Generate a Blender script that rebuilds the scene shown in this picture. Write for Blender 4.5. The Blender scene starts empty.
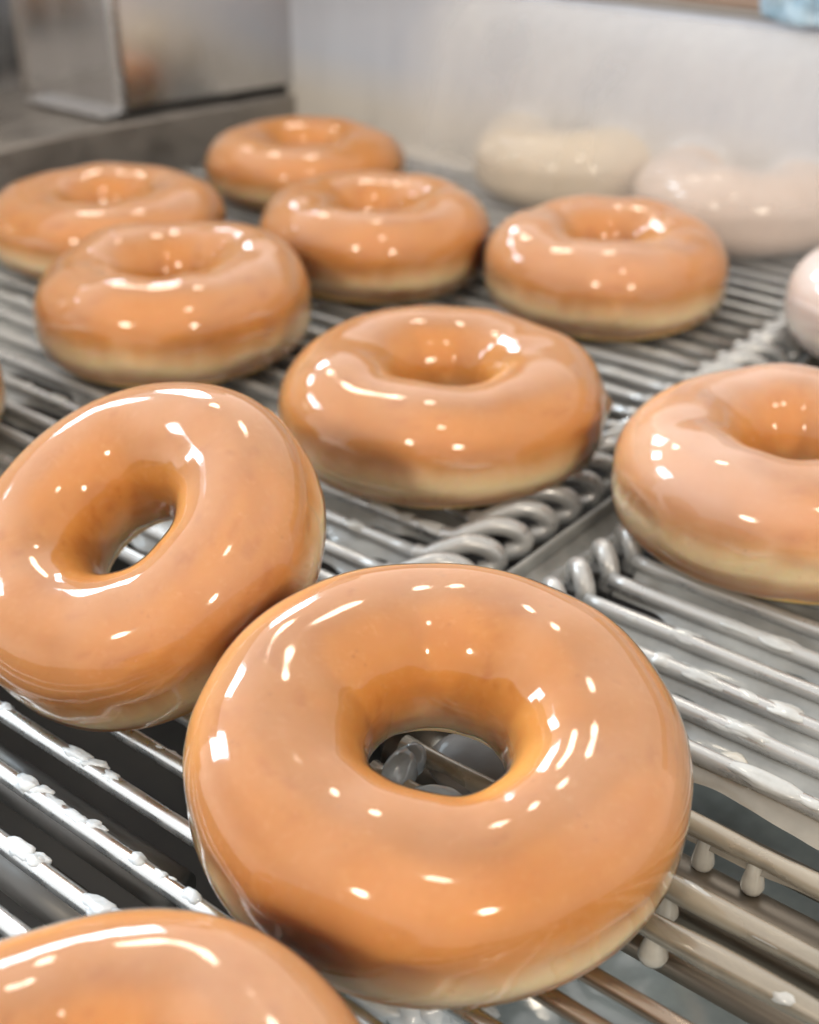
import bpy, bmesh, math, random
from mathutils import Vector, Matrix, noise

random.seed(7)
SC = bpy.context.scene
COL = SC.collection
CM = 0.01
PI = math.pi
ROT = -math.radians(39.04)          # belt frame: local x runs along the wires, local y runs along the travel

# ------------------------------------------------------------------ helpers
def belt_world(t, s, z=0.0):
    return Vector((.63 * s + .777 * t, .777 * s - .63 * t, z)) * CM

def tag(o, label=None, cat=None, group=None, kind=None):
    if label: o['label'] = label
    if cat: o['category'] = cat
    if group: o['group'] = group
    if kind: o['kind'] = kind
    return o

def empty(name, loc, rz=0.0):
    o = bpy.data.objects.new(name, None)
    o.empty_display_size = .01
    COL.objects.link(o)
    o.location = loc
    o.rotation_euler = (0, 0, rz)
    return o

def build(name, bm, mat, parent=None, smooth=True):
    bmesh.ops.recalc_face_normals(bm, faces=bm.faces)
    me = bpy.data.meshes.new(name)
    bm.to_mesh(me); bm.free()
    if smooth:
        for p in me.polygons: p.use_smooth = True
    if mat: me.materials.append(mat)
    o = bpy.data.objects.new(name, me)
    COL.objects.link(o)
    if parent: o.parent = parent
    return o

def N(x, y, z=0.0): return noise.noise(Vector((x, y, z)))
def sm(a, b, x):
    k = max(0.0, min(1.0, (x - a) / (b - a))); return k * k * (3 - 2 * k)

def tube(bm, pts, rad, seg=12, cap=True):
    """pts in cm, rad a number or list (cm)."""
    pts = [Vector(p) for p in pts]
    n = len(pts)
    rads = rad if isinstance(rad, (list, tuple)) else [rad] * n
    rings = []; up = Vector((0, 0, 1)); prev = None
    for i, p in enumerate(pts):
        d = (pts[min(i + 1, n - 1)] - pts[max(i - 1, 0)]).normalized()
        if prev is None:
            a = d.cross(up)
            if a.length < 1e-3: a = d.cross(Vector((1, 0, 0)))
            a.normalize()
        else:
            a = (prev - d * prev.dot(d)).normalized()
        prev = a
        b = d.cross(a)
        rings.append([bm.verts.new((p + (a * math.cos(2 * PI * k / seg) + b * math.sin(2 * PI * k / seg)) * rads[i]) * CM) for k in range(seg)])
    for i in range(n - 1):
        for k in range(seg):
            bm.faces.new((rings[i][k], rings[i][(k + 1) % seg], rings[i + 1][(k + 1) % seg], rings[i + 1][k]))
    if cap:
        bm.faces.new(rings[0]); bm.faces.new(rings[-1])

def catmull(P, sub=6):
    P = [Vector(p) for p in P]; out = []
    for i in range(len(P) - 1):
        p0, p1, p2, p3 = P[max(i - 1, 0)], P[i], P[i + 1], P[min(i + 2, len(P) - 1)]
        for k in range(sub):
            u = k / sub
            out.append(.5 * ((2 * p1) + (p2 - p0) * u + (2 * p0 - 5 * p1 + 4 * p2 - p3) * u * u + (3 * p1 - p0 - 3 * p2 + p3) * u ** 3))
    out.append(P[-1]); return out

def box(bm, x0, x1, y0, y1, z0, z1, bev=0.0):
    b2 = bmesh.new()
    v = [b2.verts.new(Vector(c) * CM) for c in ((x0, y0, z0), (x1, y0, z0), (x1, y1, z0), (x0, y1, z0), (x0, y0, z1), (x1, y0, z1), (x1, y1, z1), (x0, y1, z1))]
    for f in ((0, 3, 2, 1), (4, 5, 6, 7), (0, 1, 5, 4), (1, 2, 6, 5), (2, 3, 7, 6), (3, 0, 4, 7)):
        b2.faces.new([v[i] for i in f])
    if bev: bmesh.ops.bevel(b2, geom=b2.edges[:], offset=bev * CM, segments=3, affect='EDGES', profile=.5)
    me = bpy.data.meshes.new('tmp'); b2.to_mesh(me); b2.free(); bm.from_mesh(me); bpy.data.meshes.remove(me)

def lump(bm, c, sx, sy, sz, seed, rough=.35, rz=0.0, freq=1.0, sub=3):
    b2 = bmesh.new()
    bmesh.ops.create_icosphere(b2, subdivisions=sub, radius=1)
    R = Matrix.Rotation(rz, 3, 'Z')
    for v in b2.verts:
        p = v.co.copy()
        k = 1 + rough * (N(p.x * 1.3 * freq + seed, p.y * 1.3 * freq, p.z * 1.3 * freq) + .5 * N(p.x * 3.1 * freq + seed, p.y * 3.1 * freq, p.z * 3.1 * freq + 9))
        p = p * k
        v.co = (R @ Vector((p.x * sx, p.y * sy, p.z * sz)) + Vector(c)) * CM
    me = bpy.data.meshes.new('tmp'); b2.to_mesh(me); b2.free(); bm.from_mesh(me); bpy.data.meshes.remove(me)

def drop(bm, c, w, l, seed=0):
    """hanging drop, top at c."""
    prof = [(0, 0.0), (.55, .03), (.62, .15), (.74, .35), (.9, .6), (1.0, .76), (.85, .9), (.5, .975), (0, 1.0)]
    seg = 16; rings = []
    for r, h in prof:
        if r == 0: rings.append([bm.verts.new(Vector((c[0], c[1], c[2] - h * l)) * CM)])
        else: rings.append([bm.verts.new(Vector((c[0] + w * r * math.cos(2 * PI * k / seg), c[1] + w * r * math.sin(2 * PI * k / seg), c[2] - h * l)) * CM) for k in range(seg)])
    for a, b in zip(rings[:-1], rings[1:]):
        for k in range(seg):
            if len(a) == 1: bm.faces.new((a[0], b[k], b[(k + 1) % seg]))
            elif len(b) == 1: bm.faces.new((a[k], b[0], a[(k + 1) % seg]))
            else: bm.faces.new((a[k], b[k], b[(k + 1) % seg], a[(k + 1) % seg]))

# ------------------------------------------------------------------ materials
def mat_new(name):
    m = bpy.data.materials.new(name); m.use_nodes = True
    nt = m.node_tree; nt.nodes.clear()
    out = nt.nodes.new('ShaderNodeOutputMaterial')
    return m, nt, out

def node(nt, kind, **kw):
    n = nt.nodes.new(kind)
    for k, v in kw.items():
        if k.startswith('in_'):
            key = k[3:].replace('_', ' ')
            n.inputs[key].default_value = v
        else: setattr(n, k, v)
    return n

def noise_tex(nt, scale, detail=3, rough=.5, vec=None, dist=0.0):
    n = node(nt, 'ShaderNodeTexNoise'); n.inputs['Scale'].default_value = scale
    n.inputs['Detail'].default_value = detail; n.inputs['Roughness'].default_value = rough
    n.inputs['Distortion'].default_value = dist
    if vec: nt.links.new(vec, n.inputs['Vector'])
    return n

def ramp(nt, fac, stops):
    r = node(nt, 'ShaderNodeValToRGB'); e = r.color_ramp.elements
    while len(e) < len(stops): e.new(.5)
    for el, (p, c) in zip(e, stops):
        el.position = p; el.color = (*c, 1) if len(c) == 3 else c
    nt.links.new(fac, r.inputs['Fac']); return r

def mixrgb(nt, fac, a, b, mode='MIX'):
    m = node(nt, 'ShaderNodeMix', data_type='RGBA', blend_type=mode)
    for sock, val in ((m.inputs[0], fac), (m.inputs[6], a), (m.inputs[7], b)):
        if hasattr(val, 'links') or isinstance(val, bpy.types.NodeSocket): nt.links.new(val, sock)
        else: sock.default_value = val if not isinstance(val, tuple) else (*val, 1)[:4]
    return m.outputs[2]

def math_n(nt, op, a, b=None, clamp=False):
    m = node(nt, 'ShaderNodeMath', operation=op); m.use_clamp = clamp
    for i, v in enumerate((a, b)):
        if v is None: continue
        if isinstance(v, bpy.types.NodeSocket): nt.links.new(v, m.inputs[i])
        else: m.inputs[i].default_value = v
    return m.outputs[0]

def dough_mat():
    m, nt, out = mat_new('fried_dough')
    geo = node(nt, 'ShaderNodeTexCoord')
    at = node(nt, 'ShaderNodeAttribute', attribute_name='tone')
    n1 = noise_tex(nt, 95, 4, .6, geo.outputs['Object'])
    n2 = noise_tex(nt, 620, 3, .6, geo.outputs['Object'])
    c = mixrgb(nt, math_n(nt, 'MULTIPLY', ramp(nt, n1.outputs['Fac'], [(.42, (0, 0, 0)), (.72, (1, 1, 1))]).outputs[0], .09), at.outputs['Color'], (.50, .20, .05), 'MULTIPLY')
    c = mixrgb(nt, math_n(nt, 'MULTIPLY', ramp(nt, n2.outputs['Fac'], [(.55, (0, 0, 0)), (.8, (1, 1, 1))]).outputs[0], .25), c, (.85, .55, .28))
    vo = node(nt, 'ShaderNodeTexVoronoi'); vo.inputs['Scale'].default_value = 420; nt.links.new(geo.outputs['Object'], vo.inputs['Vector'])
    n3 = noise_tex(nt, 140, 2, .5, geo.outputs['Object'])
    pore = math_n(nt, 'MULTIPLY', ramp(nt, vo.outputs['Distance'], [(.0, (1, 1, 1)), (.24, (0, 0, 0))]).outputs[0], ramp(nt, n3.outputs['Fac'], [(.45, (0, 0, 0)), (.7, (.4, .4, .4))]).outputs[0])
    c = mixrgb(nt, pore, c, (.40, .16, .035))
    b = node(nt, 'ShaderNodeBsdfPrincipled')
    nt.links.new(c, b.inputs['Base Color'])
    b.inputs['Roughness'].default_value = .5
    b.inputs['Subsurface Weight'].default_value = .55
    b.inputs['Subsurface Radius'].default_value = (1, .45, .18)
    b.inputs['Subsurface Scale'].default_value = .008
    b.inputs['Specular IOR Level'].default_value = .12
    bp = node(nt, 'ShaderNodeBump'); bp.inputs['Strength'].default_value = .04; bp.inputs['Distance'].default_value = .0005
    nt.links.new(n1.outputs['Fac'], bp.inputs['Height']); nt.links.new(bp.outputs[0], b.inputs['Normal'])
    nt.links.new(b.outputs[0], out.inputs[0]); return m

def glaze_mat(name, milk_lo, milk_sheen_hi, milk_sheen=(.93, .86, .78), rough=.085):
    """a clear sugar film: fresnel reflection over a part-milky, part-clear layer, with ceiling sheen painted pale on top."""
    m, nt, out = mat_new(name)
    tc = node(nt, 'ShaderNodeTexCoord')
    at = node(nt, 'ShaderNodeAttribute', attribute_name='edge')
    n1 = noise_tex(nt, 55, 4, .6, tc.outputs['Object'], 1.2)
    n2 = noise_tex(nt, 300, 3, .6, tc.outputs['Object'])
    am = node(nt, 'ShaderNodeAttribute', attribute_name='milk_sheen')
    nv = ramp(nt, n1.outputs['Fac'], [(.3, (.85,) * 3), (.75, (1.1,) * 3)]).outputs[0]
    fac = math_n(nt, 'MULTIPLY', math_n(nt, 'ADD', math_n(nt, 'MULTIPLY', am.outputs['Fac'], milk_sheen_hi - milk_lo), milk_lo), nv)
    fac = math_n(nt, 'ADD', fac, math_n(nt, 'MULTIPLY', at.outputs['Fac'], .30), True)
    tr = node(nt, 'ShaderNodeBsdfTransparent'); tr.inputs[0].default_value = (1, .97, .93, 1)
    df = node(nt, 'ShaderNodeBsdfDiffuse'); df.inputs[0].default_value = (*milk_sheen, 1)
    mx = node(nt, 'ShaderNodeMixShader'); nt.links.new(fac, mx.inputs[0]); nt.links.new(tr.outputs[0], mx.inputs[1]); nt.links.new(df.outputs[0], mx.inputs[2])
    gl = node(nt, 'ShaderNodeBsdfGlossy'); gl.inputs['Roughness'].default_value = rough; gl.inputs[0].default_value = (1, 1, 1, 1)
    bp = node(nt, 'ShaderNodeBump'); bp.inputs['Strength'].default_value = .03; bp.inputs['Distance'].default_value = .0008
    nt.links.new(n1.outputs['Fac'], bp.inputs['Height'])
    bp2 = node(nt, 'ShaderNodeBump'); bp2.inputs['Strength'].default_value = .012; bp2.inputs['Distance'].default_value = .0003
    nt.links.new(n2.outputs['Fac'], bp2.inputs['Height']); nt.links.new(bp.outputs[0], bp2.inputs['Normal'])
    fr = node(nt, 'ShaderNodeFresnel'); fr.inputs['IOR'].default_value = 1.52
    nt.links.new(bp2.outputs[0], gl.inputs['Normal']); nt.links.new(bp2.outputs[0], fr.inputs['Normal'])
    m2 = node(nt, 'ShaderNodeMixShader')
    nt.links.new(fr.outputs[0], m2.inputs[0]); nt.links.new(mx.outputs[0], m2.inputs[1]); nt.links.new(gl.outputs[0], m2.inputs[2])
    nt.links.new(m2.outputs[0], out.inputs[0]); return m

def paste_mat(name, col, rough=.22, sss=.3, scale=120, var=.12, coat=.7):
    """opaque sugar glaze."""
    m, nt, out = mat_new(name)
    tc = node(nt, 'ShaderNodeTexCoord')
    n1 = noise_tex(nt, scale, 4, .6, tc.outputs['Object'])
    dk = tuple(c * (1 - 2 * var) for c in col)
    c = ramp(nt, n1.outputs['Fac'], [(.3, dk), (.65, col)]).outputs[0]
    b = node(nt, 'ShaderNodeBsdfPrincipled'); nt.links.new(c, b.inputs['Base Color'])
    b.inputs['Roughness'].default_value = rough
    b.inputs['Subsurface Weight'].default_value = sss
    b.inputs['Subsurface Radius'].default_value = (.9, .8, .7); b.inputs['Subsurface Scale'].default_value = .003
    b.inputs['Coat Weight'].default_value = coat; b.inputs['Coat Roughness'].default_value = .06
    bp = node(nt, 'ShaderNodeBump'); bp.inputs['Strength'].default_value = .12; bp.inputs['Distance'].default_value = .0006
    nt.links.new(n1.outputs['Fac'], bp.inputs['Height']); nt.links.new(bp.outputs[0], b.inputs['Normal'])
    nt.links.new(b.outputs[0], out.inputs[0]); return m

def metal_mat(name, col, rough=.25, grime=(.25, .22, .18), amt=.3, stretch=(1, 1, 1), scale=60, metallic=1.0, coat=0.0):
    m, nt, out = mat_new(name)
    tc = node(nt, 'ShaderNodeTexCoord')
    mp = node(nt, 'ShaderNodeMapping'); mp.inputs['Scale'].default_value = stretch
    nt.links.new(tc.outputs['Object'], mp.inputs[0])
    n1 = noise_tex(nt, scale, 5, .6, mp.outputs[0], .4)
    f = ramp(nt, n1.outputs['Fac'], [(.38, (0, 0, 0)), (.7, (1, 1, 1))]).outputs[0]
    f2 = math_n(nt, 'MULTIPLY', f, amt)
    b = node(nt, 'ShaderNodeBsdfPrincipled')
    nt.links.new(mixrgb(nt, f2, col, grime), b.inputs['Base Color'])
    nt.links.new(math_n(nt, 'SUBTRACT', metallic, math_n(nt, 'MULTIPLY', f2, .9), True), b.inputs['Metallic'])
    nt.links.new(math_n(nt, 'ADD', rough, math_n(nt, 'MULTIPLY', f, .18)), b.inputs['Roughness'])
    b.inputs['Coat Weight'].default_value = coat; b.inputs['Coat Roughness'].default_value = .08
    bp = node(nt, 'ShaderNodeBump'); bp.inputs['Strength'].default_value = .05; bp.inputs['Distance'].default_value = .0004
    nt.links.new(n1.outputs['Fac'], bp.inputs['Height']); nt.links.new(bp.outputs[0], b.inputs['Normal'])
    nt.links.new(b.outputs[0], out.inputs[0]); return m

M_DOUGH = dough_mat()
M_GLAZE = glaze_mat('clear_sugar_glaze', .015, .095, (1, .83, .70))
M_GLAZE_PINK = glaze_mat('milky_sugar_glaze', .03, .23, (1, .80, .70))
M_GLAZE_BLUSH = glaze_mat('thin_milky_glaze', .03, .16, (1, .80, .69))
M_GLAZE_CREAM = paste_mat('wet_cream_glaze', (.76, .63, .46), .16, .2, 40, .05)
M_GLAZE_TAN = paste_mat('wet_tan_glaze', (.76, .58, .47), .16, .2, 40, .05)
M_GLAZE_GLARE = glaze_mat('white_glare_glaze', .4, .62, (.88, .82, .80))  # white glaze with the blown-out window reflection put into its colour
M_CURD = paste_mat('set_white_glaze', (.66, .72, .77), .3, .4, 300, .1)
M_DRIP = paste_mat('hanging_glaze_drip', (.50, .475, .42), .16, .4, 200, .08)
M_FILM_TAN = paste_mat('tan_glaze_film', (.28, .255, .21), .25, .0, 60, .15, .4)
M_SMEAR = paste_mat('wet_glaze_smear', (.48, .49, .48), .14, .2, 160, .1)
M_CLOT = paste_mat('blue_grey_glaze', (.34, .40, .46), .2, .3, 90, .15)
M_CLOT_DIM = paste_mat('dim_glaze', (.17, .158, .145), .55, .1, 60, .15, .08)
M_FILM = paste_mat('glaze_film', (.27, .275, .265), .3, .0, 60, .2, .3)
M_POOL = paste_mat('pooled_glaze', (.36, .42, .43), .12, .0, 35, .3)
M_ROD_CLEAN = metal_mat('bright_wire', (.60, .62, .63), .22, (.5, .5, .48), .15, (1, 1, 1), 150)
M_ROD_GLAZED = metal_mat('glazed_wire', (.40, .405, .405), .24, (.38, .38, .365), .8, (.35, 1, 1), 130, .6, .6)
M_ROD_TAN = metal_mat('tan_glazed_wire', (.27, .24, .19), .2, (.32, .28, .215), .8, (.35, 1, 1), 110, .5, .9)
M_ROD_BROWN = metal_mat('dark_wire', (.30, .23, .17), .22, (.12, .09, .07), .4, (.35, 1, 1), 110, 1, .5)
M_FRAME = metal_mat('dull_frame_steel', (.34, .315, .29), .4, (.18, .165, .15), .5, (1, 1, 1), 30)
M_BAR = metal_mat('support_bar_steel', (.13, .13, .128), .38, (.12, .11, .10), .5, (.3, 1, 1), 60)
M_BAR_BROWN = metal_mat('stained_bar_steel', (.20, .17, .135), .35, (.09, .075, .06), .5, (.3, 1, 1), 60)
M_GUARD = metal_mat('brushed_guard_steel', (.60, .60, .61), .09, (.50, .48, .45), .2, (1, 1, .25), 25)
M_DARK = metal_mat('dark_frame_and_shade', (.03, .029, .028), .6, (.015, .014, .013), .6, (1, 1, 1), 30, .3)

# ------------------------------------------------------------------ doughnuts
BROWN = Vector((.71, .355, .085)); DEEP = Vector((.58, .23, .036)); CREAM = Vector((1.0, .85, .61)); GOLD = Vector((.92, .58, .22))

def surf(a, T, R, h, seed, tube_k=.375, grow=0.0):
    lum = .45 if seed == 4.1 else 1.0
    rt = R * tube_k
    c, s = math.cos(T), math.sin(T)
    ca, sa = math.cos(a), math.sin(a)
    n1 = N(ca * 1.1 + seed, sa * 1.1, .3 * s) * lum
    n2 = N(ca * 2.3 + seed * 1.7, sa * 2.3, c * .8 + 5) * lum
    rr = math.copysign(abs(c) ** .93, c)
    hb, ht = h * .46, h * .54
    if s >= 0: z = ht * s ** .94
    else: z = -hb * abs(s) ** (.72 if c > 0 else .72 + .3 * min(1, -c * 3))
    k = 1 + .065 * n1 + .03 * n2
    low = sm(-.9, .3, s)
    rad = (R - rt) * (1 + .035 * n1) + rt * rr * (1 + (k - 1) * low)
    z = z * (1 + (.11 * n1 + .05 * n2) * (1 if s > 0 else .15))
    # crease where the pale proof line meets the browned top
    d = math.degrees(T)
    if d > 180: d -= 360
    cr = math.exp(-((d - 2 - 7 * N(ca * 1.7 + seed, sa * 1.7, 3)) / 9) ** 2)
    rad -= .05 * cr * (.6 + N(ca * 6 + seed, sa * 6, 1))
    p = Vector((rad * ca, rad * sa, z + hb))
    if grow: p += Vector((c * ca, c * sa, s)) * grow
    return p

def make_doughnut(name, label, X, Y, z, R, h, seed, glaze=M_GLAZE, tilt=(0, 0, 0), tube_k=.372, na=140, nt_=72, cream=1.0, nub=None, rise=0.0, edge_at=-34, tint=None):
    root = empty(name, Vector((X, Y, z)) * CM)
    root.rotation_euler = tilt
    tag(root, label, 'doughnut', 'glazed ring doughnuts on the wire conveyor')
    bm = bmesh.new(); vs = []; cols = []
    for i in range(na):
        a = 2 * PI * i / na
        ca, sa = math.cos(a), math.sin(a)
        row = []
        for j in range(nt_):
            T = 2 * PI * j / nt_
            v = bm.verts.new(surf(a, T, R, h, seed, tube_k) * CM)
            d = math.degrees(T); do = d - 360 if d > 180 else d
            w = 15 + 4 * N(ca * 1.5 + seed, sa * 1.5, 7)
            cen = -12 + rise + 6 * N(ca * 1.4 + seed * 1.3, sa * 1.4, 2) + 4 * N(ca * 5 + seed, sa * 5, 2) + 3 * N(ca * 11 + seed, sa * 11, 2)
            cr = math.exp(-abs((do - cen) / w) ** 1.9) if abs(do) < 100 else 0
            ci = math.exp(-((d - 200 - 8 * N(ca * 2, sa * 2, seed)) / 21) ** 2)
            cf = min(1, max(cr, ci) * cream)
            blot = sm(.05, .55, N(ca * 2.6 + seed, sa * 2.6, d * .055)) * .22 + sm(-16, 22, -abs(do - 18 - (cen + 12))) * .2 * max(0, .55 + 1.2 * N(ca * 2.4 + seed, sa * 2.4, 31)) * (1 if abs(do) < 100 else 0)
            blot += sm(.30, .55, N(ca * 6 + seed, sa * 6, d * .1)) * .45 * sm(.0, .3, N(ca * 1.7 + seed, sa * 1.7, 50 + d * .02) + .12)
            base = BROWN.lerp(DEEP, min(1, blot))
            if do < -30 and do > -150: base = GOLD.lerp(DEEP, .15 + .3 * N(ca * 3 + seed, sa * 3, 4))
            col = base.lerp(CREAM, cf)
            if tint: col = col.lerp(Vector(tint[:3]), tint[3])
            cols.append((*col, 1)); row.append(v)
        vs.append(row)
    for i in range(na):
        for j in range(nt_):
            bm.faces.new((vs[i][j], vs[(i + 1) % na][j], vs[(i + 1) % na][(j + 1) % nt_], vs[i][(j + 1) % nt_]))
    dg = build('dough', bm, M_DOUGH, root)
    ca_ = dg.data.color_attributes.new('tone', 'FLOAT_COLOR', 'POINT')
    for i, c in enumerate(cols): ca_.data[i].color = c
    # glaze: a closed thin skin from the outer lower edge over the top to the lower inside of the hole
    bm = bmesh.new(); vs = []; ed = []; mk = []
    nj = 112
    for i in range(na):
        a = 2 * PI * i / na; ca, sa = math.cos(a), math.sin(a)
        lo = math.radians(edge_at + 13 * N(ca * 2 + seed, sa * 2, 8) + 6 * N(ca * 6 + seed, sa * 6, 8))
        hi = math.radians(206 + 6 * N(ca * 3 + seed, sa * 3, 6))
        row = []
        for j in range(nj + 1):
            nubk = 0 if nub is None else math.exp(-((((a - nub + PI) % (2 * PI)) - PI) / .07) ** 2)
            u = j / nj; T = lo + (hi - lo) * u
            near = min(u, 1 - u) * nj
            g = .028 + .026 * math.exp(-((near - 4) / 3) ** 2)
            if near < 1: g = -.02
            d = math.degrees(T)
            st = 0
            for q in range(3):
                st += math.exp(-((d - (-12 + 13 * q + 16 * N(ca * 1.6 + seed, sa * 1.6, 20 + q * 3) + 3 * N(ca * 6, sa * 6, seed + q))) / 1.7) ** 2) * sm(.08, .5, N(ca * 1.9 + seed * 1.1, sa * 1.9, 40 + q * 5))
            g += .022 * st + .22 * nubk * math.exp(-((d - 6) / 9) ** 2)
            row.append(bm.verts.new(surf(a, T % (2 * PI), R, h, seed, tube_k, g) * CM))
            ed.append(math.exp(-(u * nj / 5.0) ** 2) * (.6 + .8 * N(ca * 3 + seed, sa * 3, 1)) + .8 * st)
            mk.append(max(0.0, min(1.0, sm(.0, .95, math.sin(T)) * (sm(-.95, .1, math.cos(T))) * (.9 + 1.1 * N(ca * 1.2 + seed, sa * 1.2, T * .6) + .3 * N(ca * 4 + seed, sa * 4, T * 2)))))  # milky patches, plus ceiling sheen painted pale on upward-facing glaze
        vs.append(row)
    for i in range(na):
        for j in range(nj):
            bm.faces.new((vs[i][j], vs[(i + 1) % na][j], vs[(i + 1) % na][j + 1], vs[i][j + 1]))
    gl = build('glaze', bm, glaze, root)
    at = gl.data.attributes.new('edge', 'FLOAT', 'POINT')
    for i, e in enumerate(ed): at.data[i].value = max(0.0, e)
    at = gl.data.attributes.new('milk_sheen', 'FLOAT', 'POINT')
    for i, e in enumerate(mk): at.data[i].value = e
    return root

make_doughnut('doughnut', 'large glossy glazed doughnut nearest the camera, whole ring with its hole open in the middle', .46, 18.945, .6, 4.57, 3.2, 1.3, tilt=(.155, .04, 0), tube_k=.357)
make_doughnut('doughnut', 'strongly tilted glazed doughnut leaning down to the left edge, behind the largest one', -5.42, 25.35, 1.71, 4.12, 3.2, 4.1, tilt=(.39, -.35, 0), tube_k=.368)
make_doughnut('doughnut', 'glazed doughnut cut off by the bottom left corner, only its upper arc showing', -4.2, 10.8, .2, 4.15, 3.0, 7.7)
make_doughnut('doughnut', 'glazed doughnut in the middle of the belt, small glaze point on its right side', .964, 35.28, .2, 4.81, 3.2, 11.2, nub=-.12)
make_doughnut('doughnut', 'pinkish glazed doughnut cut by the right edge with square window reflections on its left', 9.966, 30.32, .2, 4.6, 3.3, 15.9, M_GLAZE_PINK, rise=9)
make_doughnut('doughnut', 'glazed doughnut right behind the tilted one, with a wide golden band along its front', -8.18, 43.07, .2, 4.77, 3.5, 19.4)
make_doughnut('doughnut', 'glazed doughnut at the far left edge beside the steel side rail', -12.46, 53.09, .2, 4.82, 2.95, 23.8)
make_doughnut('doughnut', 'rearmost golden doughnut in the corner between the side rail and the glaze curtain', -4.87, 62.13, .2, 4.69, 2.92, 27.5)
make_doughnut('doughnut', 'golden doughnut with many small light spots, right in front of the rearmost one', -1.38, 50.73, .2, 4.6, 3.33, 31.1)
make_doughnut('doughnut', 'paler pink glazed doughnut in front of the cream coated ones, with a broad cream band', 7.377, 47.03, .2, 4.49, 3.34, 35.6, M_GLAZE_BLUSH)
k = belt_world(-33.3, 53.2) / CM
make_doughnut('doughnut', 'cream coated doughnut under the glaze curtain, the left one of the two', k.x, k.y, .2, 4.6, 3.5, 39.9, M_GLAZE_CREAM, edge_at=-60, tube_k=.45)
k = belt_world(-24.2, 52.5) / CM
make_doughnut('doughnut', 'cream coated doughnut under the glaze curtain, the right one of the two', k.x, k.y, .2, 4.6, 3.4, 43.2, M_GLAZE_TAN, edge_at=-60, tube_k=.43)
make_doughnut('doughnut', 'white glazed doughnut with window glare in its colour, of which only the pale left side shows at the right edge', 17.7, 43.0, .2, 4.6, 3.2, 47.7, M_GLAZE_GLARE, edge_at=-50)
make_doughnut('doughnut', 'doughnut almost wholly outside the frame, a thin orange sliver at the left edge', -16.85, 35.6, .2, 4.6, 3.3, 51.3)

# ------------------------------------------------------------------ wire conveyor belt
belt = empty('conveyor_belt', belt_world(-16, 30), ROT)
tag(belt, 'wire conveyor belt of parallel steel wires in two lanes, wet with white glaze', 'conveyor belt')
BX, BY = -16.0, 30.0                 # belt root in belt coordinates
def L(t, s, z=0.0): return Vector((t - BX, s - BY, z))

PITCH = 1.21
RAD = .18
left_s = [8.48 + PITCH * i for i in range(40)]
FRONT = 15.0                        # wires nearer than this run on, bare, under the front doughnuts
right_s = [13.25, 14.1, 15.73, 16.77, 18.5] + [20.42 + 1.17 * i for i in range(31)]
rods = []
def rod_pts(t0, t1, s, seed, amp=.03):
    n = 40
    return [L(t0 + (t1 - t0) * i / n, s + amp * N(seed, i * .15), amp * .6 * N(seed + 5, i * .2)) for i in range(n + 1)]

def wire(s, side, mat, r, seed, coat=0.0):
    hook = []
    if side == 'left' and s < FRONT:
        body = rod_pts(-51, 6 if s < 13 else -14.2, s, seed)
    elif side == 'left':
        body = rod_pts(-51, -18.5, s, seed)
        hook = [L(-18.1, s + .05, .02), L(-17.75, s + .35, .22), L(-17.35, s + .75, .36), L(-16.95, s + 1.12, .22), L(-16.72, s + 1.3, -.06), L(-16.75, s + 1.2, -.34), L(-17.05, s + .95, -.46)]
    else:
        body = rod_pts(7, -13.75, s, seed)
        loop = [L(-13.95, s + .22, -.42), L(-13.93, s + .24, .0), L(-14.08, s + .34, .3), L(-14.34, s + .56, .42), L(-14.58, s + .8, .26), L(-14.66, s + .9, -.1), L(-14.62, s + .9, -.45)]
    pts = body + catmull([body[-1]] + hook, 5)[1:] if hook else body
    rad = [r * (1 + coat * (.5 + N(seed * 3.7, i * .22))) for i in range(len(body))]
    rad += [r * 1.5] * (len(pts) - len(body))
    bm = bmesh.new(); tube(bm, pts, rad, 14)
    if side == 'right' and s > FRONT + 2: tube(bm, catmull(loop, 5), r * 1.35, 14)
    o = build('wire', bm, mat, belt); rods.append((side, s, o)); return o

for i, s in enumerate(left_s):
    wire(s, 'left', M_ROD_CLEAN if s < FRONT else M_ROD_GLAZED, RAD * (1.05 if s < FRONT else 1.0), i * 1.7, 0 if s < FRONT else .12)
for i, s in enumerate(right_s):
    if s < 14.2: m_, r_, c_ = M_ROD_BROWN, .17, .1
    elif s < 20: m_, r_, c_ = M_ROD_TAN, .205, .35
    else: m_, r_, c_ = M_ROD_GLAZED, .19, .15
    wire(s, 'right', m_, r_, 100 + i * 1.7, c_)

def rod_near(side, s): return min((r for r in rods if r[0] == side), key=lambda r: abs(r[1] - s))

# thin raised strip between the two lanes
bm = bmesh.new()
n = 60; pts = []
prof = [(-.10, -.7), (-.10, .0), (-.06, .07), (.0, .1), (.06, .07), (.10, .0), (.10, -.7)]
rows = []
for i in range(n + 1):
    s = 16.9 + 41 * i / n
    w = .06 * N(3, s * .35)
    rows.append([bm.verts.new(L(-15.95 + w + x, s, z) * CM) for x, z in prof])
for a, b in zip(rows[:-1], rows[1:]):
    for q in range(len(prof) - 1): bm.faces.new((a[q], a[q + 1], b[q + 1], b[q]))
build('lane_strip', bm, M_FILM, belt)
# smooth glaze skin between strip and right lane
bm = bmesh.new(); rows = []
for i in range(81):
    s = 16.9 + 41 * i / 80
    rows.append([bm.verts.new(L(-15.82 + 1.0 * q / 8, s, -.30 - .25 * math.sin(PI * q / 8) + .05 * N(q * .4, s * .8)) * CM) for q in range(9)])
for a, b in zip(rows[:-1], rows[1:]):
    for q in range(8): bm.faces.new((a[q], a[q + 1], b[q + 1], b[q]))
build('glaze_skin', bm, M_FILM, belt)

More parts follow.
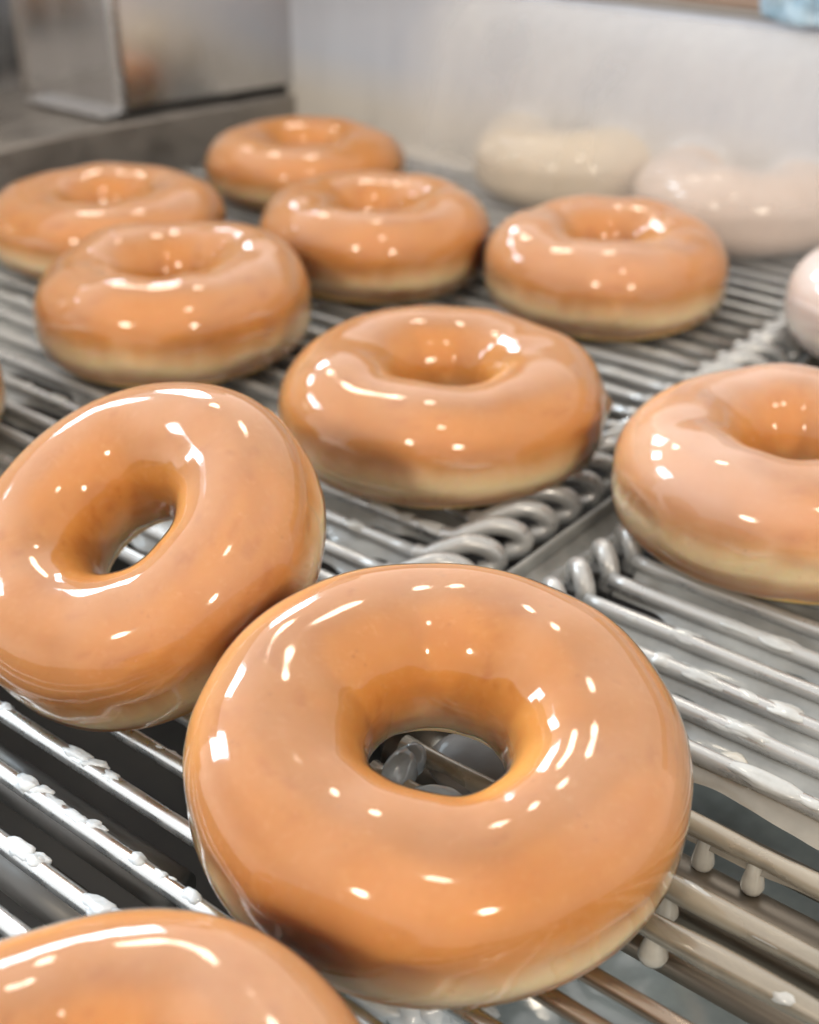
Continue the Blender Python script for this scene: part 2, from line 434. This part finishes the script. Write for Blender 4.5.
# glaze films hanging between neighbouring wires
def film(s_far, s_near, t0, t1, seed, bias, mat, reach=1.0):
    bm = bmesh.new(); rows = []
    n = int((t1 - t0) / .18); nq = 7
    gap = s_far - s_near
    wprev = 0
    for i in range(n + 1):
        t = t0 + (t1 - t0) * i / n
        w = sm(-.35, .38, N(seed * 2.3, t * .33) + .3 * N(seed + 4, t * .8) + bias)
        w = (.10 + .90 * w) * reach
        row = []
        for q in range(nq + 1):
            u = q / nq
            z = -.10 - .16 * math.sin(PI * min(1, u * w)) - .10 * u * (1 - w) * 2 + .03 * N(t, u * 2, seed)
            row.append(bm.verts.new(L(t, s_far - .05 - u * w * (gap - .1), z) * CM))
        rows.append(row)
    for a, b in zip(rows[:-1], rows[1:]):
        for q in range(nq): bm.faces.new((a[q], a[q + 1], b[q + 1], b[q]))
    build('glaze_film', bm, mat, belt)

rs = sorted(right_s)
for i in range(len(rs) - 1):
    if rs[i] < 16.5: continue
    b_ = .0 if rs[i] > 21 else (.15 if rs[i] > 18 else 0)
    film(rs[i + 1], rs[i], -13.6, 6, 60 + i * 1.31, b_ if rs[i] < 34 else -.25, M_FILM if rs[i] > 20 else M_FILM_TAN, 1.0 if rs[i] > 20 else (.34 if rs[i] > 18 else .06))
for i in range(len(left_s) - 1):
    if left_s[i] < 18: continue
    film(left_s[i + 1], left_s[i], -50, -18.3, 10 + i * 1.37, .05 if left_s[i] < 29 else -.3, M_FILM)

def to_belt(px, py, z):
    f, p = 1313.0, math.radians(29.6)
    dx, du = (px - 409.5) / f, -(py - 512) / f
    d = Vector((dx, math.cos(p) + du * math.sin(p), -math.sin(p) + du * math.cos(p))); k = (18 - z) / -d.z
    X, Y = d.x * k, d.y * k
    return X * .777 - Y * .63, X * .63 + Y * .777
# wet smears of glaze lying along the coated wires (sub-parts of their wire)
rnd = random.Random(11)
for i, (px, py) in enumerate([(690, 634), (735, 630), (772, 650), (660, 660), (705, 672), (752, 690), (640, 610), (790, 705), (720, 735), (775, 770), (800, 812), (745, 742), (760, 905), (720, 880), (790, 985), (740, 955),
                              (345, 497), (372, 512), (350, 528), (400, 520), (425, 535), (20, 300), (30, 330), (60, 360), (25, 385), (70, 395), (335, 470), (640, 345), (665, 352), (610, 372)]):
    t, s = to_belt(px, py, .15)
    side_, s0, ro = rod_near('left' if t < -16 else 'right', s)
    bm = bmesh.new()
    lump(bm, L(t, s0, .1), rnd.uniform(.35, .9), rnd.uniform(.17, .24), rnd.uniform(.09, .14), i * 2.9, .35, rnd.uniform(-.05, .05), .8)
    build('glaze_smear', bm, M_SMEAR, ro)
# set lumps of glaze on the clean wires at the front left (sub-parts of their wire)
for i, (px, py, a, b, c) in enumerate([(70, 764, .55, .22, .16), (112, 778, .32, .2, .12), (26, 788, .42, .26, .22), (52, 806, .5, .2, .13), (72, 822, .5, .22, .14), (138, 862, .28, .2, .2),
                                      (160, 876, .25, .13, .12), (196, 895, .3, .2, .2), (14, 856, .5, .26, .18), (30, 866, .3, .2, .16), (104, 906, .5, .3, .2), (20, 700, .3, .2, .12), (178, 738, .3, .15, .1)]):
    t, s = to_belt(px, py, .12)
    side, s0, ro = rod_near('left', s)
    bm = bmesh.new(); lump(bm, L(t, s0 + .02, .12), a * .85, b * .72, c * .7, i * 3.3, .38, 0, .9)
    if i % 2 == 0: lump(bm, L(t + a * .8, s0 + .06, .12), a * .6, b * .6, c * .55, i * 5.1, .4, .4, .9)
    build('glaze_lump', bm, M_CURD, ro)
# drops hanging under the glazed wires at the right
for i, (px, py, w, l) in enumerate([(697, 862, .24, .85), (748, 886, .24, .8), (663, 912, .26, .7), (650, 956, .28, .7), (735, 818, .14, .4)]):
    t, s = to_belt(px, py, -.55)
    side, s0, ro = rod_near('right', s + .2)
    bm = bmesh.new(); drop(bm, L(t, s0 - .04, -.02), w, l + .1, i)
    build('glaze_drip', bm, M_DRIP, ro)
t, s = to_belt(705, 793, .0); side, s0, ro = rod_near('right', s)
bm = bmesh.new(); lump(bm, L(t, s0 + .3, -.1), .42, .28, .25, 77, .25); build('glaze_lump', bm, M_DRIP, ro)

# ------------------------------------------------------------------ frame below and beside the belt
frame = empty('conveyor_machine', belt_world(-16, 30, -8), ROT)
tag(frame, 'dark steel frame under the wire belt with a brown grey side rail at the left', 'machine')
def F(t, s, z=0.0): return Vector((t - BX, s - BY, z + 8))
def bar(t0, t1, s, z, r, mat):
    bm = bmesh.new(); tube(bm, [F(t0 + (t1 - t0) * i / 12, s, z) for i in range(13)], r, 24)
    build('support_bar', bm, mat, frame)
for s, z, r in ((11.8, -1.5, .5), (10.4, -1.9, .5), (17.5, -1.9, .6), (22, -2.2, .6), (28, -2.2, .6), (35, -2.2, .6), (43, -2.2, .6), (51, -2.2, .6)):
    bar(-52, -15.5, s, z, r, M_BAR)
for s, z, r in ((19.6, -1.1, .28), (18.2, -1.6, .75), (16.5, -1.5, .3), (23.5, -2.2, .6), (30, -2.2, .6), (37, -2.2, .6), (45, -2.2, .6)):
    bar(-15.0, 8, s, z, r, M_BAR_BROWN)
# side rail along the left: inner face follows the photographed line
def rail_t(s): return -55.1 + max(0, s - 42) * .2
bm = bmesh.new(); rows = []
for s in (-2, 42, 60):
    t = rail_t(s)
    rows.append([bm.verts.new(F(t + x, s, z) * CM) for x, z in ((0, -6), (0, 1.85), (-.05, 1.96), (-.16, 2.0), (-12, 2.0), (-12, -6))])
for a, b in zip(rows[:-1], rows[1:]):
    for q in range(5): bm.faces.new((a[q], a[q + 1], b[q + 1], b[q]))
build('side_rail', bm, M_FRAME, frame, False)
bm = bmesh.new(); box(bm, *[v for v in (-52 - BX, -14.6 - BX, -6 - BY, 60 - BY, 1.0, 1.4)]); build('under_plate', bm, M_DARK, frame, False)

# drip tray with pooled glaze under the right lane
tray = empty('drip_tray', belt_world(-2, 28, -6.5), ROT)
tag(tray, 'shallow metal drip tray of blue grey pooled glaze under the right lane', 'drip tray')
bm = bmesh.new(); rows = []
for i in range(61):
    s = 5 + 52 * i / 60
    rows.append([bm.verts.new(Vector((-14.4 + 24 * q / 30 + 2, s - 28, .5 + .25 * N(q * .35, s * .4) + .15 * N(q * .9, s * .9))) * CM) for q in range(31)])
for a, b in zip(rows[:-1], rows[1:]):
    for q in range(30): bm.faces.new((a[q], a[q + 1], b[q + 1], b[q]))
build('pooled_glaze', bm, M_POOL, tray)
bm = bmesh.new(); box(bm, -12.6, 12, -23.2, 29.2, -.3, 0); box(bm, -12.7, -12.4, -23.2, 29.2, 0, 1.6); box(bm, 11.7, 12, -23.2, 29.2, 0, 1.6)
build('tray_shell', bm, M_FRAME, tray, False)
# thick glaze hanging in the gap seen through the hole of the front doughnut, part of the belt
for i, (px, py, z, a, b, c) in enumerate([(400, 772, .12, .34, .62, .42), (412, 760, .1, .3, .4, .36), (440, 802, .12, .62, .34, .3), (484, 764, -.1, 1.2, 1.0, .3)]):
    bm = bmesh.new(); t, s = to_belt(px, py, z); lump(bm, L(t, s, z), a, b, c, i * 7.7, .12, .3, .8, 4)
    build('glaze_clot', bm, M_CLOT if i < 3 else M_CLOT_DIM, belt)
bm = bmesh.new()
for i, (px, py, z, a, b, c) in enumerate([(405, 1008, -.2, .5, .35, .3), (430, 1012, -.35, .4, .35, .35), (468, 1012, -.4, .5, .35, .3), (375, 1006, -.1, .5, .2, .2)]):
    t, s = to_belt(px, py, z); lump(bm, L(t, s, z), a, b, c, i * 4.7, .4, .3)
build('glaze_clot', bm, M_CURD, belt)

# ------------------------------------------------------------------ glaze curtain, trough, guard
CS = 53.0
DN = [(-33.3, 53.2, 4.6, 3.4), (-24.2, 52.5, 4.6, 3.4)]
def top_at(t):
    z = .25
    for (t0, s0, R, h) in DN:
        rt = R * .44; d = math.hypot(t - t0, CS - s0); k = (d - (R - rt)) / rt
        if abs(k) < 1: z = max(z, .2 + h * .46 + h * .54 * math.sqrt(1 - k * k) + .12)
        elif d < R - rt: z = max(z, 2.9)
    return z
cur = empty('glaze_curtain', belt_world(-28, CS), ROT)
tag(cur, 'smooth grey white curtain of liquid glaze falling across the far end of the belt', 'glaze curtain')
bm = bmesh.new(); rows = []
nt2, nz = 260, 40; TOPZ = 9.0
for i in range(nt2 + 1):
    t = -56 + 66 * i / nt2; zb = (top_at(t - .25) + top_at(t) + top_at(t + .25)) / 3
    zb = max(.25, zb - .25)
    row = []
    for j in range(nz + 1):
        u = j / nz; z = TOPZ + (zb - TOPZ) * u
        flare = .3 * max(0, 1 - (z - zb) / .7) ** 2
        y = CS + max(0, -36 - t) * .1 + .10 * N(t * .25, 1) + .06 * N(t * .8, z * .12) - flare - .25 * math.exp(-(TOPZ - z) / .8) * -1
        row.append(bm.verts.new(Vector((t + 28, y - CS, z)) * CM))
    rows.append(row)
for a, b in zip(rows[:-1], rows[1:]):
    for j in range(nz): bm.faces.new((a[j], a[j + 1], b[j + 1], b[j]))
co = build('falling_sheet', bm, None, cur)
def curtain_mat():
    m, nt, out = mat_new('falling_glaze')
    tc = node(nt, 'ShaderNodeTexCoord')
    mp = node(nt, 'ShaderNodeMapping'); mp.inputs['Scale'].default_value = (1, 1, .12); nt.links.new(tc.outputs['Object'], mp.inputs[0])
    n1 = noise_tex(nt, 35, 3, .5, mp.outputs[0])
    c = ramp(nt, n1.outputs['Fac'], [(.3, (.54, .58, .66)), (.7, (.58, .62, .695))]).outputs[0]
    sx = node(nt, 'ShaderNodeSeparateXYZ'); nt.links.new(tc.outputs['Object'], sx.inputs[0])
    zf = ramp(nt, math_n(nt, 'MULTIPLY', sx.outputs['Z'], 10.0), [(.22, (1, 1, 1)), (.47, (0, 0, 0))]).outputs[0]
    c = mixrgb(nt, zf, c, (.68, .635, .57))
    b = node(nt, 'ShaderNodeBsdfPrincipled'); nt.links.new(c, b.inputs['Base Color']); b.inputs['Roughness'].default_value = .3
    b.inputs['Coat Weight'].default_value = .5; b.inputs['Coat Roughness'].default_value = .1
    tl = node(nt, 'ShaderNodeBsdfTranslucent'); nt.links.new(c, tl.inputs[0])
    mx = node(nt, 'ShaderNodeMixShader'); mx.inputs[0].default_value = .2
    nt.links.new(b.outputs[0], mx.inputs[1]); nt.links.new(tl.outputs[0], mx.inputs[2]); nt.links.new(mx.outputs[0], out.inputs[0]); return m
co.data.materials.append(curtain_mat())

bm = bmesh.new(); rows = []
for i in range(121):
    t = -40.5 + 33 * i / 120
    row = []
    for j in range(33):
        u = j / 32
        z = 8.9 - (8.9 - .32 - .25 * max(0, N(t * .5, 5))) * u
        y = -.2 - 6.3 * max(0, (9 - z) / 8.7) ** .38 + .12 * N(t * .35, z * .15, 4)
        row.append(bm.verts.new(Vector((t + 28 + .25 * N(z * .5, 7) * (1 if i in (0, 120) else .3), y, z)) * CM))
    rows.append(row)
for a, b in zip(rows[:-1], rows[1:]):
    for j in range(32): bm.faces.new((a[j], a[j + 1], b[j + 1], b[j]))
def veil_mat():
    m, nt, out = mat_new('thin_glaze_veil')
    tc = node(nt, 'ShaderNodeTexCoord'); sx = node(nt, 'ShaderNodeSeparateXYZ'); nt.links.new(tc.outputs['Object'], sx.inputs[0])
    mp = node(nt, 'ShaderNodeMapping'); mp.inputs['Scale'].default_value = (1, 1, .15); nt.links.new(tc.outputs['Object'], mp.inputs[0])
    n1 = noise_tex(nt, 45, 3, .5, mp.outputs[0])
    body = ramp(nt, math_n(nt, 'MULTIPLY', sx.outputs['Z'], 10), [(.03, (.05,) * 3), (.16, (.22,) * 3), (.36, (.40,) * 3)]).outputs[0]
    # ragged thin left edge
    ed = ramp(nt, math_n(nt, 'ADD', math_n(nt, 'MULTIPLY', sx.outputs['X'], 10), 1.25), [(.0, (0, 0, 0)), (.3, (1, 1, 1))]).outputs[0]
    f = math_n(nt, 'MULTIPLY', math_n(nt, 'MULTIPLY', body, ed), ramp(nt, n1.outputs['Fac'], [(.3, (.75,) * 3), (.7, (1.1,) * 3)]).outputs[0], True)
    tr = node(nt, 'ShaderNodeBsdfTransparent')
    df = node(nt, 'ShaderNodeBsdfDiffuse'); df.inputs[0].default_value = (.72, .69, .665, 1)
    tl = node(nt, 'ShaderNodeBsdfTranslucent'); tl.inputs[0].default_value = (.72, .69, .665, 1)
    m1 = node(nt, 'ShaderNodeMixShader'); m1.inputs[0].default_value = .35; nt.links.new(df.outputs[0], m1.inputs[1]); nt.links.new(tl.outputs[0], m1.inputs[2])
    m2 = node(nt, 'ShaderNodeMixShader'); nt.links.new(f, m2.inputs[0]); nt.links.new(tr.outputs[0], m2.inputs[1]); nt.links.new(m1.outputs[0], m2.inputs[2])
    nt.links.new(m2.outputs[0], out.inputs[0]); return m
build('thin_veil', bm, veil_mat(), cur)

trough = empty('glaze_trough', belt_world(-28, CS + 4, 9.0), ROT)
tag(trough, 'steel trough pouring the glaze curtain, its brownish lip just inside the top edge', 'glaze trough')
bm = bmesh.new(); box(bm, -26, 38, -3.7, 6, .12, 6, .25); build('trough_body', bm, metal_mat('brown_reflection_steel', (.42, .33, .27), .35, (.3, .2, .14), .5, (1, 1, 1), 30), trough, False)  # brown reflection of the doughnuts is put into the steel colour
bm = bmesh.new(); tube(bm, [Vector((-26 + 64 * i / 10, -3.75, .1)) for i in range(11)], .16, 12); build('pouring_lip', bm, M_FRAME, trough)

cl = empty('blue_cloth', belt_world(-22.2, CS, 9.15), ROT)
def cloth_mat():
    m, nt, out = mat_new('blue_plastic_cloth')
    tc = node(nt, 'ShaderNodeTexCoord'); n1 = noise_tex(nt, 90, 4, .6, tc.outputs['Object'])
    c = ramp(nt, n1.outputs['Fac'], [(.3, (.22, .38, .52)), (.7, (.50, .64, .74))]).outputs[0]
    b = node(nt, 'ShaderNodeBsdfPrincipled'); nt.links.new(c, b.inputs['Base Color']); b.inputs['Roughness'].default_value = .25
    nt.links.new(b.outputs[0], out.inputs[0]); return m
bm = bmesh.new(); rows = []
for i in range(41):
    x = -2.0 + 6.5 * i / 40
    hang = -.1 + .35 * N(x * .9, 3) - .35 * sm(0, 1.6, x) - .3 * sm(2, 4, x)
    row = []
    for j in range(25):
        u = j / 24
        z = 4.5 + (hang - 4.5) * u
        y = -.55 - .55 * N(x * 1.1, z * .6, 2) - .25 * N(x * 2.7, z * 1.6, 6) - .3 * math.sin(u * PI)
        row.append(bm.verts.new(Vector((x + .12 * N(z, x), y, z)) * CM))
    rows.append(row)
for a, b in zip(rows[:-1], rows[1:]):
    for j in range(24): bm.faces.new((a[j], a[j + 1], b[j + 1], b[j]))
co = build('crumpled_sheet', bm, cloth_mat(), cl)
co.modifiers.new('thick', 'SOLIDIFY').thickness = .0006
tag(cl, 'crumpled light blue plastic cloth hanging over the trough in the top right corner', 'cloth')

guard = empty('guard_plate', belt_world(-55, 45, 2.0), ROT)
tag(guard, 'bent stainless guard plate standing on the side rail at the top left', 'guard')
def guard_front_t(s): return -55.3 + (s - 44.5) * .24
bm = bmesh.new()
def sheet(bm, P, th):
    """P: list of (x,y) path; vertical sheet z0..z1"""
    pts, z0, z1 = P
    a = [bm.verts.new(Vector((x, y, z0)) * CM) for x, y in pts]; b = [bm.verts.new(Vector((x, y, z1)) * CM) for x, y in pts]
    for i in range(len(pts) - 1): bm.faces.new((a[i], a[i + 1], b[i + 1], b[i]))
pts = [(guard_front_t(44.5 + q) + 55, -.5 + q) for q in (.35, 2, 4, 6, 8.3, 14)]
sheet(bm, (pts, .6, 13), .1)
o = build('front_panel', bm, M_GUARD, guard, False); o.modifiers.new('thick', 'SOLIDIFY').thickness = .0014
bm = bmesh.new()
pts = [(guard_front_t(44.5 + .35) + 55, -.15), (guard_front_t(44.5) + 55 - .12, -.38), (guard_front_t(44.5) + 55 - .4, -.5), (-4, -.55), (-8.5, -.6)]
sheet(bm, (pts, .35, 13), .1)
o = build('side_panel', bm, M_GUARD, guard, False); o.modifiers.new('thick', 'SOLIDIFY').thickness = .0014
bm = bmesh.new(); tube(bm, [Vector((guard_front_t(44.5) + 55 + .02, -.3, .3)), Vector((guard_front_t(44.5) + 55 + .02, -.3, 13))], .12, 12); build('corner_trim', bm, M_ROD_CLEAN, guard)
bm = bmesh.new(); box(bm, -7.2, -.5, -1.5, -.45, .16, .34, .06); build('foot_flange', bm, M_GUARD, guard, False)
bm = bmesh.new(); rows = []
for q in (0, 14):
    x = guard_front_t(44.5 + q) + 55 - .3
    rows.append([bm.verts.new(Vector((xx, q, zz)) * CM) for xx, zz in ((x, .02), (x, .8), (x - 7, .8), (x - 7, .02))])
for q in range(4): bm.faces.new((rows[0][q], rows[0][(q + 1) % 4], rows[1][(q + 1) % 4], rows[1][q]))
build('gap_shade_block', bm, M_DARK, guard, False)  # dark block added to stand in for the shadowed gap under the panel

side = empty('back_panel', belt_world(-66, 40, 2), ROT)
tag(side, 'dull grey steel back panel behind the guard at the top left corner', 'panel')
bm = bmesh.new(); box(bm, -.6, 0, -40, 30, -6, 26); build('panel_sheet', bm, M_GUARD, side, False)
bm = bmesh.new(); box(bm, .02, .35, 2.2, 4.2, 0, 24, .1); build('panel_rib', bm, M_FRAME, side, False)

# ground below everything
bm = bmesh.new(); box(bm, -150, 150, -100, 150, -20.5, -20)
fl = build('floor', bm, M_DARK, None, False); tag(fl, kind='structure')

# ------------------------------------------------------------------ light
w = bpy.data.worlds.new('World'); SC.world = w; w.use_nodes = True
nt = w.node_tree; nt.nodes.clear()
out = nt.nodes.new('ShaderNodeOutputWorld'); bg = nt.nodes.new('ShaderNodeBackground')
tc = nt.nodes.new('ShaderNodeTexCoord'); sp = nt.nodes.new('ShaderNodeSeparateXYZ'); nt.links.new(tc.outputs['Generated'], sp.inputs[0])
up = ramp(nt, math_n(nt, 'ADD', math_n(nt, 'MULTIPLY', sp.outputs['Z'], .5), .5), [(.0, (.06, .057, .054)), (.42, (.58, .56, .535)), (.52, (.80, .77, .735)), (.68, (.66, .635, .605)), (.82, (.82, .79, .755)), (1, (.78, .745, .70))])
# the window side of the room is brighter and cooler than the side behind the camera
dt = math_n(nt, 'ADD', math_n(nt, 'MULTIPLY', sp.outputs['X'], -.55), math_n(nt, 'MULTIPLY', sp.outputs['Y'], .6))
sd = ramp(nt, math_n(nt, 'ADD', math_n(nt, 'MULTIPLY', dt, .5), .5), [(.1, (.92, .885, .845)), (.5, (.9, .89, .88)), (.9, (1.6, 1.66, 1.74))])
c = mixrgb(nt, 1.0, up.outputs[0], sd.outputs[0], 'MULTIPLY')
nt.links.new(c, bg.inputs['Color']); bg.inputs['Strength'].default_value = 1.8
nt.links.new(bg.outputs[0], out.inputs[0])

TGT = Vector((0, .33, .02))
def lamp(name, az, el, dist, shape, sx, sy, power, col):
    d = bpy.data.lights.new(name, 'AREA'); d.shape = shape; d.size = sx
    if shape in ('RECTANGLE', 'ELLIPSE'): d.size_y = sy
    d.energy = power; d.color = col
    o = bpy.data.objects.new(name, d); COL.objects.link(o)
    a, e = math.radians(az), math.radians(el)
    o.location = TGT + Vector((math.sin(a) * math.cos(e), math.cos(a) * math.cos(e), math.sin(e))) * dist
    o.rotation_euler = (TGT - o.location).to_track_quat('-Z', 'Y').to_euler()
    return o
for az, el in ((-21, 23), (-46, 26), (-71, 25)):
    lamp('window_light', az, el, 2.6, 'RECTANGLE', .50, .88, 40, (.72, .88, 1.0))
for az, el in ((-21, 45), (1, 58), (162, 64), (-149, 32), (157, 26)):
    h = 1.7; dist = min(3.4, h / math.sin(math.radians(el)))
    lamp('ceiling_lamp', az, el, dist, 'DISK', 0.11 * dist, 0, (3.2 if el > 40 else 6) * (dist / 2) ** 2, (1, .86, .68))

# ------------------------------------------------------------------ camera
cd = bpy.data.cameras.new('camera'); cam = bpy.data.objects.new('camera', cd); COL.objects.link(cam)
cam.location = (0, 0, .18); cam.rotation_euler = (math.radians(90 - 29.6), 0, 0)
cd.sensor_fit = 'HORIZONTAL'; cd.sensor_width = 36; cd.lens = 1313 / 819 * 36
cd.clip_start = .01; cd.clip_end = 50
cd.dof.use_dof = True; cd.dof.focus_distance = .255; cd.dof.aperture_fstop = 16
SC.camera = cam
SC.view_settings.view_transform = 'Standard'; SC.view_settings.look = 'None'; SC.view_settings.exposure = 0; SC.view_settings.gamma = 1
SC.render.engine = 'CYCLES'
SC.cycles.use_denoising = True
SC.cycles.sample_clamp_indirect = 6
SC.cycles.use_adaptive_sampling = True; SC.cycles.adaptive_threshold = .025
SC.cycles.diffuse_bounces = 3; SC.cycles.glossy_bounces = 4
SC.cycles.max_bounces = 8; SC.cycles.transparent_max_bounces = 16
